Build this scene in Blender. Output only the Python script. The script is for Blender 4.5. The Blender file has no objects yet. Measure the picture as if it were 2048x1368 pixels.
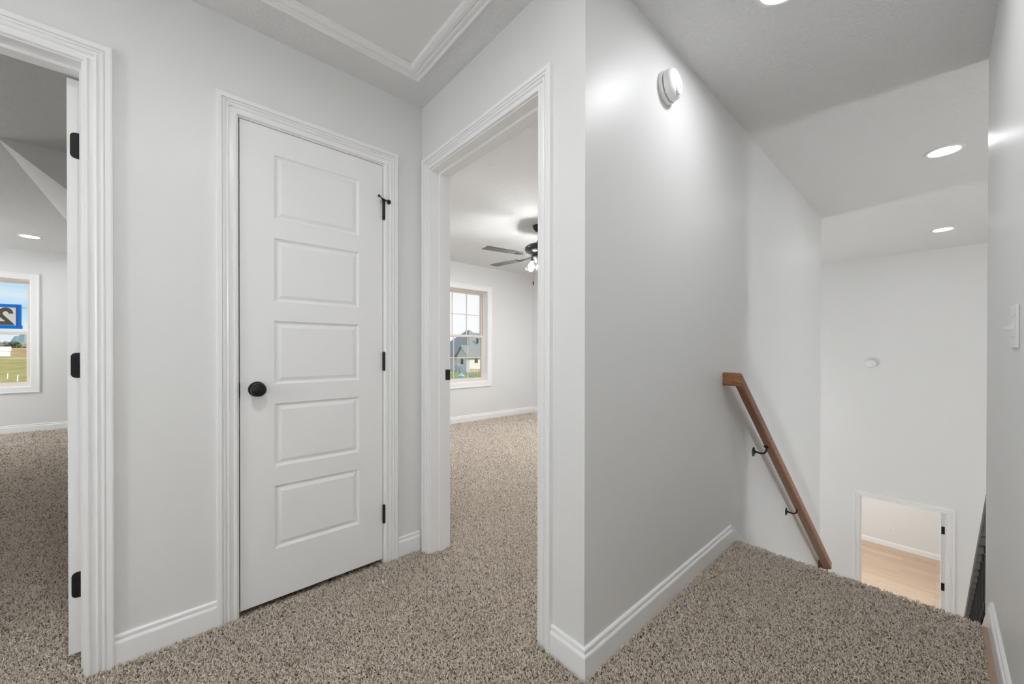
import bpy, bmesh, math, random
import numpy as np
from mathutils import Vector, Matrix

random.seed(7)
rng = np.random.default_rng(11)
SC = bpy.context.scene
COL = SC.collection
R = math.radians

# ------------------------------------------------------------------ layout (metres)
CEIL = 2.44
LOW = -3.07                    # lower storey floor
YA = 1.90                      # hall face of the closet wall
XB = 1.02                      # hall face of the bedroom-door wall
YC = 0.782                     # stair wall face
YD = -0.152                    # right wall face
XE = 7.465                     # far wall at the foot of the stairs
SLOPE = 0.756                  # stair pitch
XS = 2.405                     # edge of the landing
WT = 0.12                      # partition thickness
YBW = 4.81                     # bedroom window wall
YLW = 8.10                     # bonus-room window wall
XBR = 4.75                     # bedroom right wall

# ------------------------------------------------------------------ materials
def nt(name):
    m = bpy.data.materials.new(name)
    m.use_nodes = True
    n = m.node_tree.nodes
    return m, n, m.node_tree.links, n['Principled BSDF']

def simple(name, col, rough=0.5, metal=0.0, spec=None, bump=None):
    m, n, l, b = nt(name)
    b.inputs['Base Color'].default_value = (*col, 1)
    b.inputs['Roughness'].default_value = rough
    b.inputs['Metallic'].default_value = metal
    if spec is not None:
        b.inputs['Specular IOR Level'].default_value = spec
    if bump:
        sc, st, dist, det = bump
        tc = n.new('ShaderNodeTexCoord'); nz = n.new('ShaderNodeTexNoise'); bp = n.new('ShaderNodeBump')
        nz.inputs['Scale'].default_value = sc; nz.inputs['Detail'].default_value = det
        bp.inputs['Strength'].default_value = st; bp.inputs['Distance'].default_value = dist
        l.new(tc.outputs['Object'], nz.inputs['Vector']); l.new(nz.outputs['Fac'], bp.inputs['Height'])
        l.new(bp.outputs['Normal'], b.inputs['Normal'])
    return m

def emit(name, col, s):
    m = bpy.data.materials.new(name); m.use_nodes = True
    n = m.node_tree.nodes; n.clear()
    o = n.new('ShaderNodeOutputMaterial'); e = n.new('ShaderNodeEmission')
    e.inputs['Color'].default_value = (*col, 1); e.inputs['Strength'].default_value = s
    m.node_tree.links.new(e.outputs[0], o.inputs[0])
    return m

def ramp(n, stops):
    r = n.new('ShaderNodeValToRGB')
    e = r.color_ramp.elements
    while len(e) < len(stops): e.new(0.5)
    for k, (p, c) in zip(e, stops):
        k.position = p; k.color = (*c, 1)
    return r

M = {}
G = dict(lamp0=98, lamp1=42, lamp2=42, hall=54, hall2=196, foyL=52, foyR=60, bonus=150, bonus2=132, bed=215, bed2=360, low=700, sky=1.0, sun=3.2)   # lamp strengths, of seen lamps and of unseen added ones
M['wall'] = simple('wall_paint', (0.765, 0.765, 0.76), 0.42, spec=0.35, bump=(260, 0.05, 0.002, 2))
M['trim'] = simple('trim_paint', (0.87, 0.87, 0.87), 0.32, spec=0.45)
M['door'] = simple('door_paint', (0.85, 0.85, 0.85), 0.36, spec=0.45)
M['plastic'] = simple('white_plastic', (0.79, 0.79, 0.785), 0.35)
M['black'] = simple('black_metal', (0.009, 0.009, 0.010), 0.42, spec=0.35)
M['dark'] = simple('shade_black', (0.02, 0.02, 0.02), 0.9)  # near-black colour standing in for shade in holes and gaps
M['iron'] = simple('wrought_iron', (0.02, 0.02, 0.021), 0.45, metal=0.3)
M['greywood'] = simple('grey_stained_wood', (0.16, 0.155, 0.15), 0.5, bump=(60, 0.3, 0.003, 4))
M['vinyl'] = simple('tan_vinyl', (0.74, 0.67, 0.605), 0.4)
M['ply'] = simple('subfloor', (0.40, 0.29, 0.21), 0.7, bump=(90, 0.2, 0.002, 3))

def ceiling_mat():
    m, n, l, b = nt('textured_ceiling')
    b.inputs['Base Color'].default_value = (0.76, 0.76, 0.76, 1); b.inputs['Roughness'].default_value = 0.75
    tc = n.new('ShaderNodeTexCoord')
    nz = n.new('ShaderNodeTexNoise'); nz.inputs['Scale'].default_value = 55; nz.inputs['Detail'].default_value = 6
    nz.inputs['Distortion'].default_value = 1.6
    n2 = n.new('ShaderNodeTexNoise'); n2.inputs['Scale'].default_value = 9; n2.inputs['Detail'].default_value = 2
    ad = n.new('ShaderNodeMath'); ad.operation = 'ADD'
    bp = n.new('ShaderNodeBump'); bp.inputs['Strength'].default_value = 0.55; bp.inputs['Distance'].default_value = 0.014
    l.new(tc.outputs['Object'], nz.inputs['Vector']); l.new(tc.outputs['Object'], n2.inputs['Vector'])
    l.new(nz.outputs['Fac'], ad.inputs[0]); l.new(n2.outputs['Fac'], ad.inputs[1])
    l.new(ad.outputs[0], bp.inputs['Height']); l.new(bp.outputs['Normal'], b.inputs['Normal'])
    return m
M['ceil'] = ceiling_mat()

def carpet_mat():
    m, n, l, b = nt('carpet_backing')
    b.inputs['Roughness'].default_value = 1.0; b.inputs['Specular IOR Level'].default_value = 0.0
    tc = n.new('ShaderNodeTexCoord')
    v = n.new('ShaderNodeTexVoronoi'); v.inputs['Scale'].default_value = 115
    nz = n.new('ShaderNodeTexNoise'); nz.inputs['Scale'].default_value = 190; nz.inputs['Detail'].default_value = 3
    mx = n.new('ShaderNodeMath'); mx.operation = 'ADD'
    rp = ramp(n, [(0.38, (0.075, 0.058, 0.045)), (0.55, (0.30, 0.245, 0.195)), (0.75, (0.62, 0.54, 0.46))])  # dark stop puts the shade between tufts into the colour
    bp = n.new('ShaderNodeBump'); bp.inputs['Strength'].default_value = 0.8; bp.inputs['Distance'].default_value = 0.01
    bw = n.new('ShaderNodeRGBToBW'); ml = n.new('ShaderNodeMath'); ml.operation = 'MULTIPLY'; ml.inputs[1].default_value = 0.45
    l.new(tc.outputs['Object'], v.inputs['Vector']); l.new(tc.outputs['Object'], nz.inputs['Vector'])
    l.new(v.outputs['Color'], bw.inputs[0]); l.new(bw.outputs[0], ml.inputs[0])
    l.new(ml.outputs[0], mx.inputs[0])
    sub = n.new('ShaderNodeMath'); sub.operation = 'MULTIPLY'; sub.inputs[1].default_value = 0.75
    l.new(nz.outputs['Fac'], sub.inputs[0]); l.new(sub.outputs[0], mx.inputs[1])
    l.new(mx.outputs[0], rp.inputs['Fac']); l.new(rp.outputs['Color'], b.inputs['Base Color'])
    l.new(mx.outputs[0], bp.inputs['Height']); l.new(bp.outputs['Normal'], b.inputs['Normal'])
    return m
M['carpet'] = carpet_mat()

def pile_mat():
    m, n, l, b = nt('carpet_yarn')
    b.inputs['Roughness'].default_value = 0.95; b.inputs['Specular IOR Level'].default_value = 0.05
    b.inputs['Sheen Weight'].default_value = 0.25; b.inputs['Sheen Roughness'].default_value = 0.5
    a = n.new('ShaderNodeVertexColor'); a.layer_name = 'yarn'
    l.new(a.outputs['Color'], b.inputs['Base Color'])
    return m
M['pile'] = pile_mat()

def wood_mat(name, c0, c1, scale, stretch, rough=0.35):
    m, n, l, b = nt(name)
    b.inputs['Roughness'].default_value = rough
    tc = n.new('ShaderNodeTexCoord'); mp = n.new('ShaderNodeMapping'); mp.inputs['Scale'].default_value = stretch
    nz = n.new('ShaderNodeTexNoise'); nz.inputs['Scale'].default_value = scale; nz.inputs['Detail'].default_value = 6
    nz.inputs['Roughness'].default_value = 0.65; nz.inputs['Distortion'].default_value = 0.6
    rp = ramp(n, [(0.32, c0), (0.68, c1)])
    l.new(tc.outputs['Object'], mp.inputs['Vector']); l.new(mp.outputs['Vector'], nz.inputs['Vector'])
    l.new(nz.outputs['Fac'], rp.inputs['Fac']); l.new(rp.outputs['Color'], b.inputs['Base Color'])
    return m
M['oak'] = wood_mat('stained_oak', (0.150, 0.054, 0.020), (0.36, 0.155, 0.065), 14, (1.6, 9, 9), 0.36)

def plank_mat():
    m, n, l, b = nt('oak_plank_floor')
    b.inputs['Roughness'].default_value = 0.45
    tc = n.new('ShaderNodeTexCoord'); mp = n.new('ShaderNodeMapping'); mp.inputs['Rotation'].default_value = (0, 0, R(90))
    br = n.new('ShaderNodeTexBrick'); br.offset = 0.37
    br.inputs['Scale'].default_value = 1.0; br.inputs['Brick Width'].default_value = 1.22; br.inputs['Row Height'].default_value = 0.18; br.offset_frequency = 3
    br.inputs['Mortar Size'].default_value = 0.002; br.inputs['Mortar Smooth'].default_value = 0.1
    br.inputs['Color1'].default_value = (0.55, 0.39, 0.275, 1); br.inputs['Color2'].default_value = (0.64, 0.49, 0.365, 1)
    br.inputs['Mortar'].default_value = (0.50, 0.36, 0.26, 1)
    mp2 = n.new('ShaderNodeMapping'); mp2.inputs['Scale'].default_value = (14, 0.9, 1)
    nz = n.new('ShaderNodeTexNoise'); nz.inputs['Scale'].default_value = 3; nz.inputs['Detail'].default_value = 6
    mix = n.new('ShaderNodeMixRGB'); mix.blend_type = 'MULTIPLY'; mix.inputs['Fac'].default_value = 0.55
    rp = ramp(n, [(0.3, (0.72, 0.68, 0.64)), (0.7, (1.08, 1.06, 1.04))])
    l.new(tc.outputs['Object'], mp.inputs['Vector']); l.new(mp.outputs['Vector'], br.inputs['Vector'])
    l.new(tc.outputs['Object'], mp2.inputs['Vector']); l.new(mp2.outputs['Vector'], nz.inputs['Vector'])
    l.new(nz.outputs['Fac'], rp.inputs['Fac'])
    l.new(br.outputs['Color'], mix.inputs[1]); l.new(rp.outputs['Color'], mix.inputs[2])
    l.new(mix.outputs[0], b.inputs['Base Color'])
    return m
M['plank'] = plank_mat()

def glass_mat(name, tint=(1, 1, 1), fac=0.06, rough=0.0):
    m = bpy.data.materials.new(name); m.use_nodes = True
    n = m.node_tree.nodes; l = m.node_tree.links; n.clear()
    o = n.new('ShaderNodeOutputMaterial'); t = n.new('ShaderNodeBsdfTransparent'); g = n.new('ShaderNodeBsdfGlossy')
    mx = n.new('ShaderNodeMixShader'); lw = n.new('ShaderNodeLayerWeight'); lw.inputs['Blend'].default_value = 0.5
    pw = n.new('ShaderNodeMath'); pw.operation = 'POWER'; pw.inputs[1].default_value = 4.0
    ma = n.new('ShaderNodeMath'); ma.operation = 'MULTIPLY_ADD'; ma.inputs[1].default_value = 0.55; ma.inputs[2].default_value = 0.045
    t.inputs['Color'].default_value = (*tint, 1); g.inputs['Roughness'].default_value = rough
    l.new(lw.outputs['Facing'], pw.inputs[0]); l.new(pw.outputs[0], ma.inputs[0]); l.new(ma.outputs[0], mx.inputs[0])
    l.new(t.outputs[0], mx.inputs[1]); l.new(g.outputs[0], mx.inputs[2]); l.new(mx.outputs[0], o.inputs[0])
    return m
M['glass'] = glass_mat('window_glass')
M['shade'] = glass_mat('clear_shade_glass', (0.97, 0.97, 0.97))

# ------------------------------------------------------------------ object helpers
def link(name, bm, mat, parent=None, smooth=False, weld=True, flip=True):
    if weld: bmesh.ops.remove_doubles(bm, verts=bm.verts, dist=1e-6)
    if flip: bmesh.ops.recalc_face_normals(bm, faces=bm.faces)
    me = bpy.data.meshes.new(name); bm.to_mesh(me); bm.free()
    mats = mat if isinstance(mat, (list, tuple)) else [mat]
    for x in mats: me.materials.append(x)
    if smooth:
        for p in me.polygons: p.use_smooth = True
        me.set_sharp_from_angle(angle=R(smooth if smooth is not True else 40))
    o = bpy.data.objects.new(name, me); COL.objects.link(o)
    if parent: 
        o.parent = parent
        o.matrix_parent_inverse = Matrix.Translation(-parent.location) if parent.type == 'EMPTY' else Matrix.Identity(4)
    return o

def tag(o, label=None, cat=None, group=None, kind=None):
    if label: o['label'] = label
    if cat: o['category'] = cat
    if group: o['group'] = group
    if kind: o['kind'] = kind
    return o

def thing(name, label, cat, loc, group=None, kind=None):
    o = bpy.data.objects.new(name, None); o.empty_display_size = 0.05
    o.location = loc; COL.objects.link(o)
    return tag(o, label, cat, group, kind)

def struct(name, bm, mat, label=None, cat=None, **k):
    return tag(link(name, bm, mat, **k), label, cat, kind='structure')

def box(bm, a, b):
    x0, y0, z0 = a; x1, y1, z1 = b
    v = [bm.verts.new(p) for p in ((x0,y0,z0),(x1,y0,z0),(x1,y1,z0),(x0,y1,z0),(x0,y0,z1),(x1,y0,z1),(x1,y1,z1),(x0,y1,z1))]
    for f in ((0,3,2,1),(4,5,6,7),(0,1,5,4),(1,2,6,5),(2,3,7,6),(3,0,4,7)):
        bm.faces.new([v[i] for i in f])

def bbox(a, b, bev=0.0):
    bm = bmesh.new(); box(bm, a, b)
    if bev: bmesh.ops.bevel(bm, geom=bm.edges[:], offset=bev, segments=2, affect='EDGES', profile=0.5)
    return bm

def sweep(bm, prof, path, n, closed=False):
    """prof: (a, b) = sideways (n x t), along n.  Mitred at every bend of the planar path."""
    n = Vector(n).normalized(); P = [Vector(p) for p in path]; N = len(P)
    rings = []
    for i, p in enumerate(P):
        tin = (P[i]-P[i-1]).normalized() if (i > 0 or closed) else None
        tout = (P[(i+1) % N]-P[i]).normalized() if (i < N-1 or closed) else None
        if tin is None: s = n.cross(tout)
        elif tout is None: s = n.cross(tin)
        else:
            s1 = n.cross(tin); s2 = n.cross(tout)
            s = (s1+s2); s = s/(s.dot(s1))
        rings.append([bm.verts.new(p+s*a+n*b) for a, b in prof])
    K = len(prof)
    for i in range(N if closed else N-1):
        r0 = rings[i]; r1 = rings[(i+1) % N]
        for k in range(K):
            bm.faces.new((r0[k], r0[(k+1) % K], r1[(k+1) % K], r1[k]))
    if not closed:
        bm.faces.new(rings[0]); bm.faces.new(rings[-1][::-1])

def extrude(bm, poly, vec):
    a = [bm.verts.new(Vector(p)) for p in poly]; b = [bm.verts.new(Vector(p)+Vector(vec)) for p in poly]
    K = len(a)
    for k in range(K): bm.faces.new((a[k], a[(k+1) % K], b[(k+1) % K], b[k]))
    bm.faces.new(a[::-1]); bm.faces.new(b)

def lathe(bm, prof, org, axis, seg=32, cap=True):
    """prof: (radius, height along axis)."""
    ax = Vector(axis).normalized(); u = ax.orthogonal().normalized(); w = ax.cross(u); O = Vector(org)
    rings = []
    for r, h in prof:
        if r < 1e-6: rings.append([bm.verts.new(O+ax*h)]); continue
        rings.append([bm.verts.new(O+ax*h+(u*math.cos(2*math.pi*k/seg)+w*math.sin(2*math.pi*k/seg))*r) for k in range(seg)])
    for a, b in zip(rings, rings[1:]):
        for k in range(seg):
            k2 = (k+1) % seg
            if len(a) == 1 and len(b) == 1: continue
            if len(a) == 1: bm.faces.new((a[0], b[k], b[k2]))
            elif len(b) == 1: bm.faces.new((a[k2], a[k], b[0]))
            else: bm.faces.new((a[k2], a[k], b[k], b[k2]))
    if cap:
        if len(rings[0]) > 1: bm.faces.new(rings[0])
        if len(rings[-1]) > 1: bm.faces.new(rings[-1][::-1])

def smooth_prof(P, n=5):
    out = []
    for i in range(len(P)-1):
        a, b, c, d = [Vector(P[max(0, min(len(P)-1, i+k))]) for k in (-1, 0, 1, 2)]
        for k in range(n):
            t = k/n; q = .5*((2*b)+(c-a)*t+(2*a-5*b+4*c-d)*t*t+(3*b-a-3*c+d)*t**3); out.append((max(q.x, 0), q.y))
    return out+[tuple(P[-1])]

def tube(bm, path, r, seg=10, cap=True):
    P = [Vector(p) for p in path]; rings = []; u = None
    for i, p in enumerate(P):
        t = (P[min(i+1, len(P)-1)]-P[max(i-1, 0)]).normalized()
        u = t.orthogonal().normalized() if u is None else (u-t*u.dot(t)).normalized()
        w = t.cross(u); rr = r[i] if isinstance(r, (list, tuple)) else r
        rings.append([bm.verts.new(p+(u*math.cos(2*math.pi*k/seg)+w*math.sin(2*math.pi*k/seg))*rr) for k in range(seg)])
    for a, b in zip(rings, rings[1:]):
        for k in range(seg): bm.faces.new((a[k], a[(k+1) % seg], b[(k+1) % seg], b[k]))
    if cap: bm.faces.new(rings[0][::-1]); bm.faces.new(rings[-1])

def plate(us, vs, holes, w0, w1, to3):
    """solid slab with rectangular holes: cells of the us x vs grid outside every hole, w0..w1 thick; to3(u,v,w) -> 3D"""
    us = sorted(set(us+[h[0] for h in holes]+[h[1] for h in holes])); vs = sorted(set(vs+[h[2] for h in holes]+[h[3] for h in holes]))
    bm = bmesh.new(); V = {}
    def vert(i, j, w):
        if (i, j, w) not in V: V[(i, j, w)] = bm.verts.new(to3(us[i], vs[j], w0 if w == 0 else w1))
        return V[(i, j, w)]
    def solid(i, j):
        if not (0 <= i < len(us)-1 and 0 <= j < len(vs)-1): return False
        cu = (us[i]+us[i+1])/2; cv = (vs[j]+vs[j+1])/2
        return not any(h[0] < cu < h[1] and h[2] < cv < h[3] for h in holes)
    for i in range(len(us)-1):
        for j in range(len(vs)-1):
            if not solid(i, j): continue
            bm.faces.new([vert(i, j, 0), vert(i+1, j, 0), vert(i+1, j+1, 0), vert(i, j+1, 0)])
            bm.faces.new([vert(i, j, 1), vert(i, j+1, 1), vert(i+1, j+1, 1), vert(i+1, j, 1)])
            for di, dj, e in ((-1,0,((i,j),(i,j+1))),(1,0,((i+1,j),(i+1,j+1))),(0,-1,((i,j),(i+1,j))),(0,1,((i,j+1),(i+1,j+1)))):
                if not solid(i+di, j+dj):
                    (a, b), (c, d) = e
                    bm.faces.new([vert(a, b, 0), vert(c, d, 0), vert(c, d, 1), vert(a, b, 1)])
    return bm

XZ = lambda u, v, w: (u, w, v)          # slab standing along X
YZ = lambda u, v, w: (w, u, v)          # slab standing along Y
XY = lambda u, v, w: (u, v, w)          # lying slab

# ------------------------------------------------------------------ camera
H = 1.10
cam = bpy.data.cameras.new('camera'); co = bpy.data.objects.new('camera', cam); COL.objects.link(co)
F, YAW, PIT, ROL, CY = 755.22, R(48.3867), R(-0.2363), R(0.0669), 705.02
cam.sensor_fit = 'HORIZONTAL'; cam.sensor_width = 36; cam.lens = F/2048*36
cam.shift_y = (CY-684)/2048; cam.clip_start = 0.02; cam.clip_end = 6000
fw = Vector((math.cos(YAW)*math.cos(PIT), math.sin(YAW)*math.cos(PIT), math.sin(PIT)))
rt = Vector((math.sin(YAW), -math.cos(YAW), 0)); up = rt.cross(fw)
rt2 = rt*math.cos(ROL)+up*math.sin(ROL); up2 = -rt*math.sin(ROL)+up*math.cos(ROL)
co.matrix_world = Matrix(((rt2.x, up2.x, -fw.x, 0), (rt2.y, up2.y, -fw.y, 0), (rt2.z, up2.z, -fw.z, H), (0, 0, 0, 1)))
SC.camera = co

# ------------------------------------------------------------------ the setting: walls
J = 0.018                                        # jamb board thickness
# openings (inner jamb faces)
LD = (-1.000, -0.236, 2.062)                     # left room door in wall_left: x0, x1, head
CD = (0.190, 0.799, 2.056)                       # closet door
BD = (0.998, 1.803, 2.066)                       # bedroom door in wall_middle: y0, y1
ED = (-0.088, 0.741, LOW+2.062)                  # lower door in wall_far

struct('wall_left', plate([-4.2, 1.14], [-0.3, CEIL], [(LD[0]-J, LD[1]+J, -0.3, LD[2]+J), (CD[0]-J, CD[1]+J, -0.3, CD[2]+J)], YA, YA+WT, XZ), M['wall'])
struct('wall_middle', plate([YC, YA], [-0.3, CEIL], [(BD[0]-J, BD[1]+J, -0.3, BD[2]+J)], XB, XB+WT, YZ), M['wall'])
struct('wall_stair', plate([XB+WT, XBR+WT], [LOW, CEIL], [], YC, YC+WT, XZ), M['wall'])
struct('wall_right', plate([-4.2, 2.785], [LOW, CEIL], [], YD-WT, YD, XZ), M['wall'])
struct('wall_far', plate([-3.2, YBW], [LOW, CEIL], [(ED[0]-J, ED[1]+J, LOW, ED[2]+J)], XE, XE+WT, YZ), M['wall'])
struct('wall_hall_end', bbox((-2.62, YD-WT, -0.3), (-2.5, YA, CEIL)), M['wall'])
struct('wall_bedroom_right', bbox((XBR, YC+WT, LOW), (XBR+WT, YBW, CEIL)), M['wall'])
struct('wall_bedroom_left', bbox((XB, YA+WT, -0.3), (XB+WT, YBW, CEIL)), M['wall'])
BW = (2.855, 3.748, 0.612, 2.052)                # bedroom window opening
DX = -5.215
LW = (BW[0]+DX, BW[1]+DX, BW[2], BW[3])
struct('wall_bedroom_back', plate([XB, XE+WT], [LOW-0.4, CEIL], [BW], YBW, YBW+0.17, XZ), M['wall'])
struct('wall_bonus_back', plate([-4.3, 0.75], [LOW-0.4, CEIL], [LW], YLW, YLW+0.17, XZ), M['wall'])
struct('wall_bonus_left', bbox((-4.3, YA+WT, -0.3), (-4.2, YLW, CEIL)), M['wall'])
struct('wall_bonus_right', bbox((0.0, YA+WT, -0.3), (0.09, 3.926, CEIL)), M['wall'])
struct('wall_bonus_knee', bbox((0.45, 3.926, -0.3), (0.55, YLW, 1.9)), M['wall'])
struct('wall_foyer_right', bbox((2.785, -3.3, LOW), (XE+WT, -3.2, CEIL)), M['wall'])
struct('wall_foyer_near', bbox((2.665, -3.3, LOW), (2.785, YD-WT, CEIL)), M['wall'])
struct('wall_closet', plate([0.09, XB], [-0.3, CEIL], [], 2.62, 2.70, XZ), M['wall'])
# sloped ceiling of the bonus room, with its upright triangular end
bm = bmesh.new()
XP, ZS = -0.845, 0.86
extrude(bm, [(XP, 3.926, CEIL), (0.46, 3.926, CEIL), (0.46, 3.926, CEIL-ZS*(0.46-XP))], (0, YLW-3.926, 0))
o = link('ceiling_slope', bm, [M['ceil'], M['wall']]); tag(o, kind='structure')
for p in o.data.polygons:
    if abs(p.normal.y) > 0.9: p.material_index = 1
# ceiling with the attic opening
HX0, HX1, HY0, HY1 = -0.47, 0.898, 0.93, 1.712
struct('ceiling', plate([-4.4, XE+0.2], [-3.35, YLW+0.2], [(HX0-0.004, HX1+0.004, HY0-0.004, HY1+0.004), (0.75, XE+0.2, YBW+0.17, YLW+0.2)], CEIL, CEIL+0.08, XY), M['ceil'])
struct('ceiling_lower_room', bbox((XE+WT, -2.1, LOW+2.7), (11.6, 3.2, LOW+2.8)), M['ceil'])
struct('wall_lower_back', bbox((11.37, -2.1, LOW), (11.5, 3.2, LOW+2.7)), M['wall'])
struct('wall_lower_right', bbox((XE+WT, -2.2, LOW), (11.5, -2.1, LOW+2.7)), M['wall'])
struct('wall_lower_left', bbox((XE+WT, 3.1, LOW), (11.5, 3.2, LOW+2.7)), M['wall'])
# floors
bm = bmesh.new()
extrude(bm, [(-4.2, YD, 0), (XS, YD, 0), (XS, YC, 0), (XB, YC, 0), (XB, YA, 0), (-4.2, YA, 0)], (0, 0, -0.25))
struct('floor', bm, M['carpet'])
struct('floor_bonus', bbox((-4.2, YA, -0.25), (0.45, YLW, 0.0)), M['carpet'])
struct('floor_closet', bbox((0.45, YA, -0.25), (XB, 2.62, 0.0)), M['carpet'])
struct('floor_bedroom', bbox((XB, YC+WT, -0.25), (XBR, YBW, 0.0)), M['carpet'])
struct('floor_lower', bbox((2.7, -3.3, LOW-0.2), (11.6, YBW, LOW)), M['plank'])
struct('floor_edge_strip', bbox((-1.0, YD, 0.0), (XS, -0.117, 0.004)), M['ply'])
# stair flight: one stepped carpeted mass under the landing
bm = bmesh.new()
RISE, RUN = 0.1919, 0.2538
pts = [(XS, 0, -0.001)]
x, z = XS, 0.0
for i in range(15):
    pts += [(x, 0, z-RISE), (x+RUN, 0, z-RISE)]; z -= RISE; x += RUN
pts += [(x, 0, LOW), (XS, 0, LOW)]
extrude(bm, [(p[0], YD+0.002, p[2]) for p in pts], (0, YC-YD-0.004, 0))
struct('stair_floor', bm, M['carpet'])
XBOT = x

# ------------------------------------------------------------------ trim profiles
CW = 0.068
CAS = [(0, 0), (0, .0090), (.0025, .0118), (.0085, .0122), (.0110, .0095), (.0125, .0062), (.0250, .0052), (.0258, .0125), (.0300, .0150), (.0340, .0122),
       (.0352, .0088), (.0390, .0088), (.0402, .0155), (.0448, .0170), (.0482, .0140), (.0492, .0115), (.0500, .0185), (.0640, .0192), (CW, .0178), (CW, 0)]
BASE = [(0, 0), (.0145, 0), (.0145, .080), (.0125, .0850), (.0070, .0880), (.0060, .0960), (.0098, .0980), (.0088, .1040), (.0045, .108), (0, .108)]

def casing(name, x0, x1, zb, zt, plane, n, parent, mat=None, mk=None):
    """three-sided mitred casing round an opening; x0 = viewer's left"""
    mk = mk or (lambda u, v: (u, plane, v))
    bm = bmesh.new()
    sweep(bm, CAS, [mk(x0, zb), mk(x0, zt), mk(x1, zt), mk(x1, zb)], n)
    return link(name, bm, mat or M['trim'], parent)

def jamb_set(parent, lo, hi, zb, zt, w0, w1, s0, s1, to3):
    """lining boards and stops; lo/hi inner faces, w across the wall, stop from s0 to s1"""
    bm = bmesh.new()
    def b(u0, u1, v0, v1, a, c):
        p = to3(u0, v0, a); q = to3(u1, v1, c)
        box(bm, [min(i, j) for i, j in zip(p, q)], [max(i, j) for i, j in zip(p, q)])
    b(lo-J, lo, zb, zt+J, w0, w1); b(hi, hi+J, zb, zt+J, w0, w1); b(lo, hi, zt, zt+J, w0, w1)
    link('jamb', bm, M['trim'], parent)
    bm = bmesh.new(); T = 0.011
    b(lo, lo+T, zb, zt, s0, s1); b(hi-T, hi, zb, zt, s0, s1); b(lo+T, hi-T, zt-T, zt, s0, s1)
    link('door_stop', bm, M['trim'], parent)

def slab_mesh(x0, x1, z0, z1, panels, to3, th=0.035):
    """moulded panel door leaf: front face with sunk mouldings, flat sides"""
    bm = bmesh.new()
    for side in (0, 1):
        us = sorted({x0, x1, panels[0][0], panels[0][1]}); vs = sorted({z0, z1} | {p[2] for p in panels} | {p[3] for p in panels})
        face = 0.0 if side == 0 else th; sg = 1 if side == 0 else -1
        for i in range(len(us)-1):
            for j in range(len(vs)-1):
                cu = (us[i]+us[i+1])/2; cv = (vs[j]+vs[j+1])/2
                if any(p[0] < cu < p[1] and p[2] < cv < p[3] for p in panels): continue
                bm.faces.new([bm.verts.new(to3(*q, face)) for q in ((us[i], vs[j]), (us[i+1], vs[j]), (us[i+1], vs[j+1]), (us[i], vs[j+1]))])
        for (a, b, c, d) in panels:
            prev = None
            for off, dep in ((0, 0), (.003, .0045), (.010, .0085), (.014, .0085), (.027, .0028), (.029, .0022)):
                ring = [bm.verts.new(to3(u, v, face+sg*dep)) for u, v in ((a+off, c+off), (b-off, c+off), (b-off, d-off), (a+off, d-off))]
                if prev:
                    for k in range(4): bm.faces.new((prev[k], prev[(k+1) % 4], ring[(k+1) % 4], ring[k]))
                prev = ring
            bm.faces.new(prev)
    for (ua, va), (ub, vb) in (((x0, z0), (x1, z0)), ((x1, z0), (x1, z1)), ((x1, z1), (x0, z1)), ((x0, z1), (x0, z0))):
        bm.faces.new([bm.verts.new(to3(*q)) for q in ((ua, va, 0), (ub, vb, 0), (ub, vb, th), (ua, va, th))])
    return bm

PZ = [(0.240+0.3575*k, 0.240+0.3575*k+0.274) for k in range(5)]
def knob(parent, at, n, zname='knob'):
    n = Vector(n)
    bm = bmesh.new(); lathe(bm, [(0.0, 0.0), (.0315, 0.0), (.0320, .003), (.0300, .0065), (.020, .0085), (.012, .011), (.0115, .028)], at, n, 40)
    k = link('knob_rosette', bm, M['black'], parent, smooth=True)
    bm = bmesh.new(); lathe(bm, [(.0115, .026), (.0185, .030), (.0258, .036), (.0282, .043), (.0275, .050), (.0235, .0565), (.0150, .0605), (0, .062)], at, n, 40)
    return link('knob', bm, M['black'], parent, smooth=True)

# ------------------------------------------------------------------ door 1: closet door
d1 = thing('door_1', 'closed white five-panel closet door with round black knob and black hinges', 'door', ((CD[0]+CD[1])/2, YA, 0), kind='structure')
casing('casing', CD[0]-.005, CD[1]+.005, 0, CD[2]+.005, YA, (0, -1, 0), d1)
jamb_set(d1, CD[0], CD[1], 0, CD[2], YA, YA+WT, YA+0.042, YA+0.078, XZ)
DZ0 = 0.024
sx0, sx1 = CD[0]+.0045, CD[1]-.003
slab = link('door_leaf', slab_mesh(sx0, sx1, DZ0, CD[2]-.0035, [(0.316, 0.677, a, b) for a, b in PZ], lambda u, v, w: (u, YA+.003+w, v)), M['door'], d1)
knob(d1, (0.2530, YA+.003, 0.938), (0, -1, 0))
def barrel_hinge(parent, x, y, z0, z1):
    bm = bmesh.new()
    N = 5; hgt = (z1-z0)/N
    for k in range(N): lathe(bm, [(.0061, .0004), (.0065, .0012), (.0065, hgt-.0012), (.0061, hgt-.0004)], (x, y, z0+hgt*k), (0, 0, 1), 14)
    lathe(bm, [(.0045, 0), (.0045, z1-z0)], (x, y, z0), (0, 0, 1), 10)
    lathe(bm, [(.0052, 0), (.0048, .003), (0, .005)], (x, y, z1), (0, 0, 1), 12)
    lathe(bm, [(.0052, 0), (.0048, .003), (0, .005)], (x, y, z0), (0, 0, -1), 12)
    box(bm, (x-.004, y+.003, z0), (x-.0005, y+.02, z1)); box(bm, (x+.0005, y+.003, z0), (x+.004, y+.02, z1))
    return link('hinge', bm, M['black'], parent, smooth=True)
hx, hy = CD[1]-.0005, YA-.0075
for z0, z1 in ((0.213, 0.303), (1.001, 1.091), (1.778, 1.868)):
    hg = barrel_hinge(d1, hx, hy, z0, z1)
bm = bmesh.new()                                       # hinge-pin stop on the top hinge
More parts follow.
